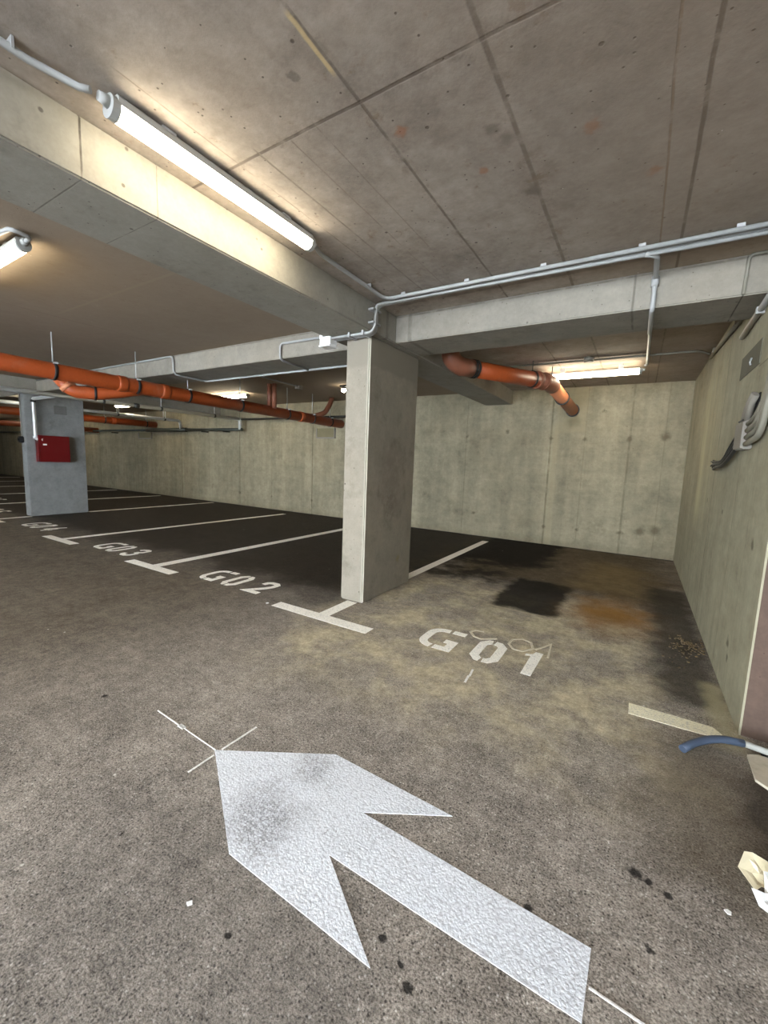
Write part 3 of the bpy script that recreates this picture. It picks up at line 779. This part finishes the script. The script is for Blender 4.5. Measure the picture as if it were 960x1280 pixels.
t = thing('riser_pipe', 'galvanised riser pipe feeding the red cabinet on the far column', 'pipe', (-10.6, 3.5, 2), 'galvanised water pipes')
MB().tube(fillet([(-9.535, 3.48, 2.40), (-10.57, 3.495, 2.40), (-10.57, 3.50, 1.60), (-10.50, 3.60, 1.585)], .05), .034, 14).build('pipe', M['steel'], t)
MB().tube([(-10.57, 3.495, 2.33), (-10.57, 3.495, 2.38)], .046, 14).build('coupling', M['dark_steel'], t)
MB().tube([(-10.57, 3.5, 1.60), (-10.57, 3.5, 1.66)], .045, 14).build('coupling', M['steel'], t)

t = thing('hose_cabinet', 'red metal hose cabinet mounted on the far column', 'cabinet', (-10.56, 3.8, 1.4))
MB().box(-10.66, -10.50, 3.515, 4.06, 1.135, 1.675, bev=.006).build('cabinet_body', M['red'], t)
dd = MB().box(-10.50, -10.485, 3.525, 4.05, 1.145, 1.665, bev=.004).build('door', M['red'], t)
MB().box(-10.485, -10.48, 3.585, 3.65, 1.475, 1.505).build('door_plate', M['white_plastic'], dd)
t = thing('alarm_button', 'small black box on the left edge of the far column', 'box', (-10.8, 3.34, 1.58))
MB().box(-10.88, -10.76, 3.30, 3.373, 1.51, 1.64, bev=.012).build('case', M['black'], t)
MB().tube([(-10.82, 3.30, 1.575), (-10.82, 3.285, 1.575)], .03, 12).build('button', M['black'], t)
MB().tube([(-10.82, 3.36, 1.64), (-10.82, 3.36, 2.50)], .008, 8).build('cable', M['grey_box'], t)
o = MB().box(-10.66, -10.652, 3.87, 4.10, 2.14, 2.32).build('wall_patch', M['patch_far']); tag(o, 'darker square patch on the far column above the red cabinet', 'patch')

# ------------------------------------------------------------------ back wall boards
def board(u0, u1, z0, z1, label):
    t = thing('wall_board', label, 'board', ((u0 + u1) / 2, VW - .02, z0), 'boarded openings in the back wall')
    MB().box(u0, u1, VW - .03, VW, z0, z1).build('panel', M['board'], t)
    fr = MB()
    fr.box(u0 - .03, u1 + .03, VW - .05, VW, z0 - .03, z0); fr.box(u0 - .03, u0, VW - .05, VW, z0, z1); fr.box(u1, u1 + .03, VW - .05, VW, z0, z1)
    fr.build('frame', M['grey_box'], t)


board(-6.86, -6.33, 1.94, 2.15, 'small yellowish board on the back wall under the end of the long orange pipe')
board(-15.0, -14.25, 1.91, 2.09, 'small yellowish board on the back wall under the far orange pipe')

# ------------------------------------------------------------------ right wall fittings
o = MB().box(UR - .006, UR, 3.585, 4.195, 2.115, 2.275)
o = o.build('wall_patch', M['patch']); tag(o, 'dark rectangular mortar patch high on the right wall', 'patch')
MB().tube([(UR - .012, 3.80, 2.20), (UR - .018, 3.80, 2.17), (UR - .012, 3.80, 2.15)], .006, 8).build('hook', M['conduit'], o)

t = thing('cable_box', 'grey cable box on the right wall with cut cables hanging out', 'box', (.56, 3.62, 1.66))
MB().box(UR - .05, UR, 3.47, 3.72, 1.565, 1.745, bev=.005).build('box', M['grey_box'], t)
MB().box(UR - .058, UR - .05, 3.475, 3.715, 1.57, 1.74, bev=.003).build('lid', M['grey_box'], t)
MB().prism([(UR - .05, 3.55), (UR, 3.55), (UR, 3.70), (UR - .05, 3.70)], 1.75, 1.76).build('gland_plate', M['rubber'], t)
for k, (v0, z1) in enumerate(((3.50, 1.90), (3.555, 1.915), (3.61, 1.88))):
    MB().tube([(UR - .03, v0 + .03, 1.74), (UR - .03, v0 - .02, z1 - .05), (UR - .018, v0 - .06, z1)], .020, 10).build('upper_sleeve', M['grey_box'], t)
MB().box(UR - .006, UR, 3.42, 3.52, 1.75, 1.91).build('opening', M['void'], t)
for k in range(4):
    z = 1.595 + .042 * k; w = .012
    MB().tube(fillet([(UR - .03, 3.49, z), (UR - .035, 3.33, z + .012), (UR - .03 - .004 * k, 3.16 - .018 * (3 - k) + .03, z + .03), (UR - .028, 3.07 + .022 * k - .03, 1.85), (UR - .025, 3.03 + .022 * k - .04, 2.35)], .09), .017, 10).build('cable', M['conduit_dim'], t)
for k in range(4):
    o1 = random.uniform(-.02, .02)
    MB().tube(fillet([(UR - .03, 3.70, 1.70 - .03 * k), (UR - .04, 3.86, 1.63 - .03 * k), (UR - .045, 4.16 + o1, 1.50 - .012 * k), (UR - .05, 4.45, 1.50 - .012 * k + o1 * .5), (UR - .03, 4.72 + o1, 1.515 - .018 * k + o1)], .12), .013, 8).build('cut_cable', M['dark_steel'] if k % 2 else M['black'], t)
for k in range(5):
    a = k * 1.25
    MB().tube([(UR - .03, 4.68, 1.49 + .012 * (k - 2)), (UR - .03 + .012 * math.cos(a), 4.82, 1.49 + .035 * math.sin(a))], .006, 6).build('bare_wire', M['black'], t)

# ------------------------------------------------------------------ things on the floor
t = thing('hose', 'blue hose end with pale tail lying on the floor at the right wall corner', 'hose', (.5, 2.6, 0))
MB().tube(fillet([(.315, 2.44, .022), (.36, 2.50, .035), (.43, 2.565, .048), (.50, 2.61, .05), (.58, 2.632, .047)], .05), .019, 14).build('blue_end', M['blue'], t)
MB().tube([(.578, 2.6318, .047), (.68, 2.625, .042), (.80, 2.59, .03), (1.0, 2.50, .036), (1.4, 2.35, .034)], .016, 14).build('tail', M['pale_hose'], t)['label'] = 'pale grey tail'
o = MB().box(.655, 1.1, 2.632, 2.72, 0, .014, bev=.003).build('dark_gap_strip', M['void']); tag(o, 'black strip for the dark gap in the floor under the tail of the blue hose', 'drain')  # raised strip, the darkness of a gap put into its black


def crumple(name, outline, mat, label, seed, h=.014, zb=.003):
    rnd = random.Random(seed); mb = MB(); bm = mb.bm
    cx = sum(p[0] for p in outline) / len(outline); cy = sum(p[1] for p in outline) / len(outline)
    rows = []
    for f in (1.0, .66, .33):
        rows.append([bm.verts.new((cx + (x - cx) * f, cy + (y - cy) * f, zb + (z if f == 1 else z * f + rnd.uniform(.0, h) * (1.1 - f)))) for (x, y, z) in outline])
    ce = bm.verts.new((cx, cy, zb + h)); n = len(outline)
    for a, b in zip(rows, rows[1:]):
        for i in range(n): bm.faces.new((a[i], a[(i + 1) % n], b[(i + 1) % n], b[i]))
    for i in range(n): bm.faces.new((rows[-1][i], rows[-1][(i + 1) % n], ce))
    o = mb.build(name, mat); sm = o.modifiers.new('thick', 'SOLIDIFY'); sm.thickness = .0012
    return tag(o, label, 'paper', 'paper scraps')


crumple('paper_scrap', [(.425, 1.775, .03), (.452, 1.845, .045), (.478, 1.862, .04), (.52, 1.86, .03), (.56, 1.82, .01), (.52, 1.765, 0), (.49, 1.765, .0), (.468, 1.735, .0)], M['cream_paper'], 'cream torn paper scrap at the right edge, upper of two pieces', 3)
crumple('paper_scrap', [(.452, 1.715, .02), (.472, 1.715, .012), (.492, 1.728, .0), (.492, 1.778, .05), (.512, 1.79, .045), (.60, 1.76, .02), (.58, 1.66, .0), (.50, 1.655, .0), (.465, 1.672, .004)], M['paper'], 'white folded paper scrap at the right edge, lower of two pieces', 5, .025)
o = MB().prism([(.366, 1.598), (.374, 1.588), (.384, 1.590), (.386, 1.602), (.376, 1.606)], 0, .003).build('paper_scrap', M['paper']); tag(o, 'tiny white paper fleck on the asphalt below the torn paper', 'paper', 'paper scraps')
mb = MB(); rnd = random.Random(4)
for k in range(130):
    a, b = rnd.gauss(.46, .06), rnd.gauss(4.06, .10)
    if k > 105: a, b = rnd.gauss(.40, .06), rnd.gauss(3.75, .15)
    a = min(a, UR - .02); r = rnd.uniform(.004, .013)
    bmesh.ops.create_icosphere(mb.bm, subdivisions=1, radius=r, matrix=Matrix.Translation((a, b, r * .4)) @ Matrix.Rotation(rnd.uniform(0, 6), 4, 'Z') @ Matrix.Diagonal((1, rnd.uniform(.5, 1), .6, 1)))
o = mb.build('gravel', M['stone']); tag(o, 'scatter of gravel and crumbs on the floor against the right wall', 'gravel'); o['kind'] = 'stuff'
o = MB().prism([(-2.951, 2.69), (-2.935, 2.685), (-2.925, 2.705), (-2.945, 2.712)], 0, .004).build('paint_chip', M['paper']); tag(o, 'small white chip on the asphalt left of the bar of the near column line', 'debris')
o = MB().prism([(-1.082, .664), (-1.07, .660), (-1.062, .671), (-1.072, .678)], 0, .004).build('paint_chip', M['paper']); tag(o, 'tiny white chip on dark asphalt below left of the arrow', 'debris')

# ------------------------------------------------------------------ world, camera, colour
w = bpy.data.worlds.new('daylight'); SC.world = w; w.use_nodes = True
bg = w.node_tree.nodes['Background']; bg.inputs[0].default_value = (.80, .90, 1.0, 1); bg.inputs[1].default_value = 25.0

F, PAN, TILT, ROLL = 514.156, .550186, -.121827, .037313
f = Vector((-math.sin(PAN) * math.cos(TILT), math.cos(PAN) * math.cos(TILT), math.sin(TILT)))
rt = Vector((math.cos(PAN), math.sin(PAN), 0)); up = rt.cross(f)
r2 = rt * math.cos(ROLL) + up * math.sin(ROLL); u2 = up * math.cos(ROLL) - rt * math.sin(ROLL)
cd = bpy.data.cameras.new('camera'); cam = bpy.data.objects.new('camera', cd); C.objects.link(cam)
cd.sensor_fit = 'VERTICAL'; cd.sensor_height = 36; cd.sensor_width = 27; cd.lens = F / 1280 * 36; cd.clip_start = .02; cd.clip_end = 200
m = Matrix((r2, u2, -f)).transposed().to_4x4(); m.translation = Vector((0, 0, 1.4)); cam.matrix_world = m
SC.camera = cam
SC.view_settings.view_transform = 'Standard'; SC.view_settings.look = 'None'; SC.view_settings.gamma = 1
SC.view_settings.use_curve_mapping = False; SC.view_settings.exposure = 0.36
SC.cycles.max_bounces = 8; SC.cycles.diffuse_bounces = 6
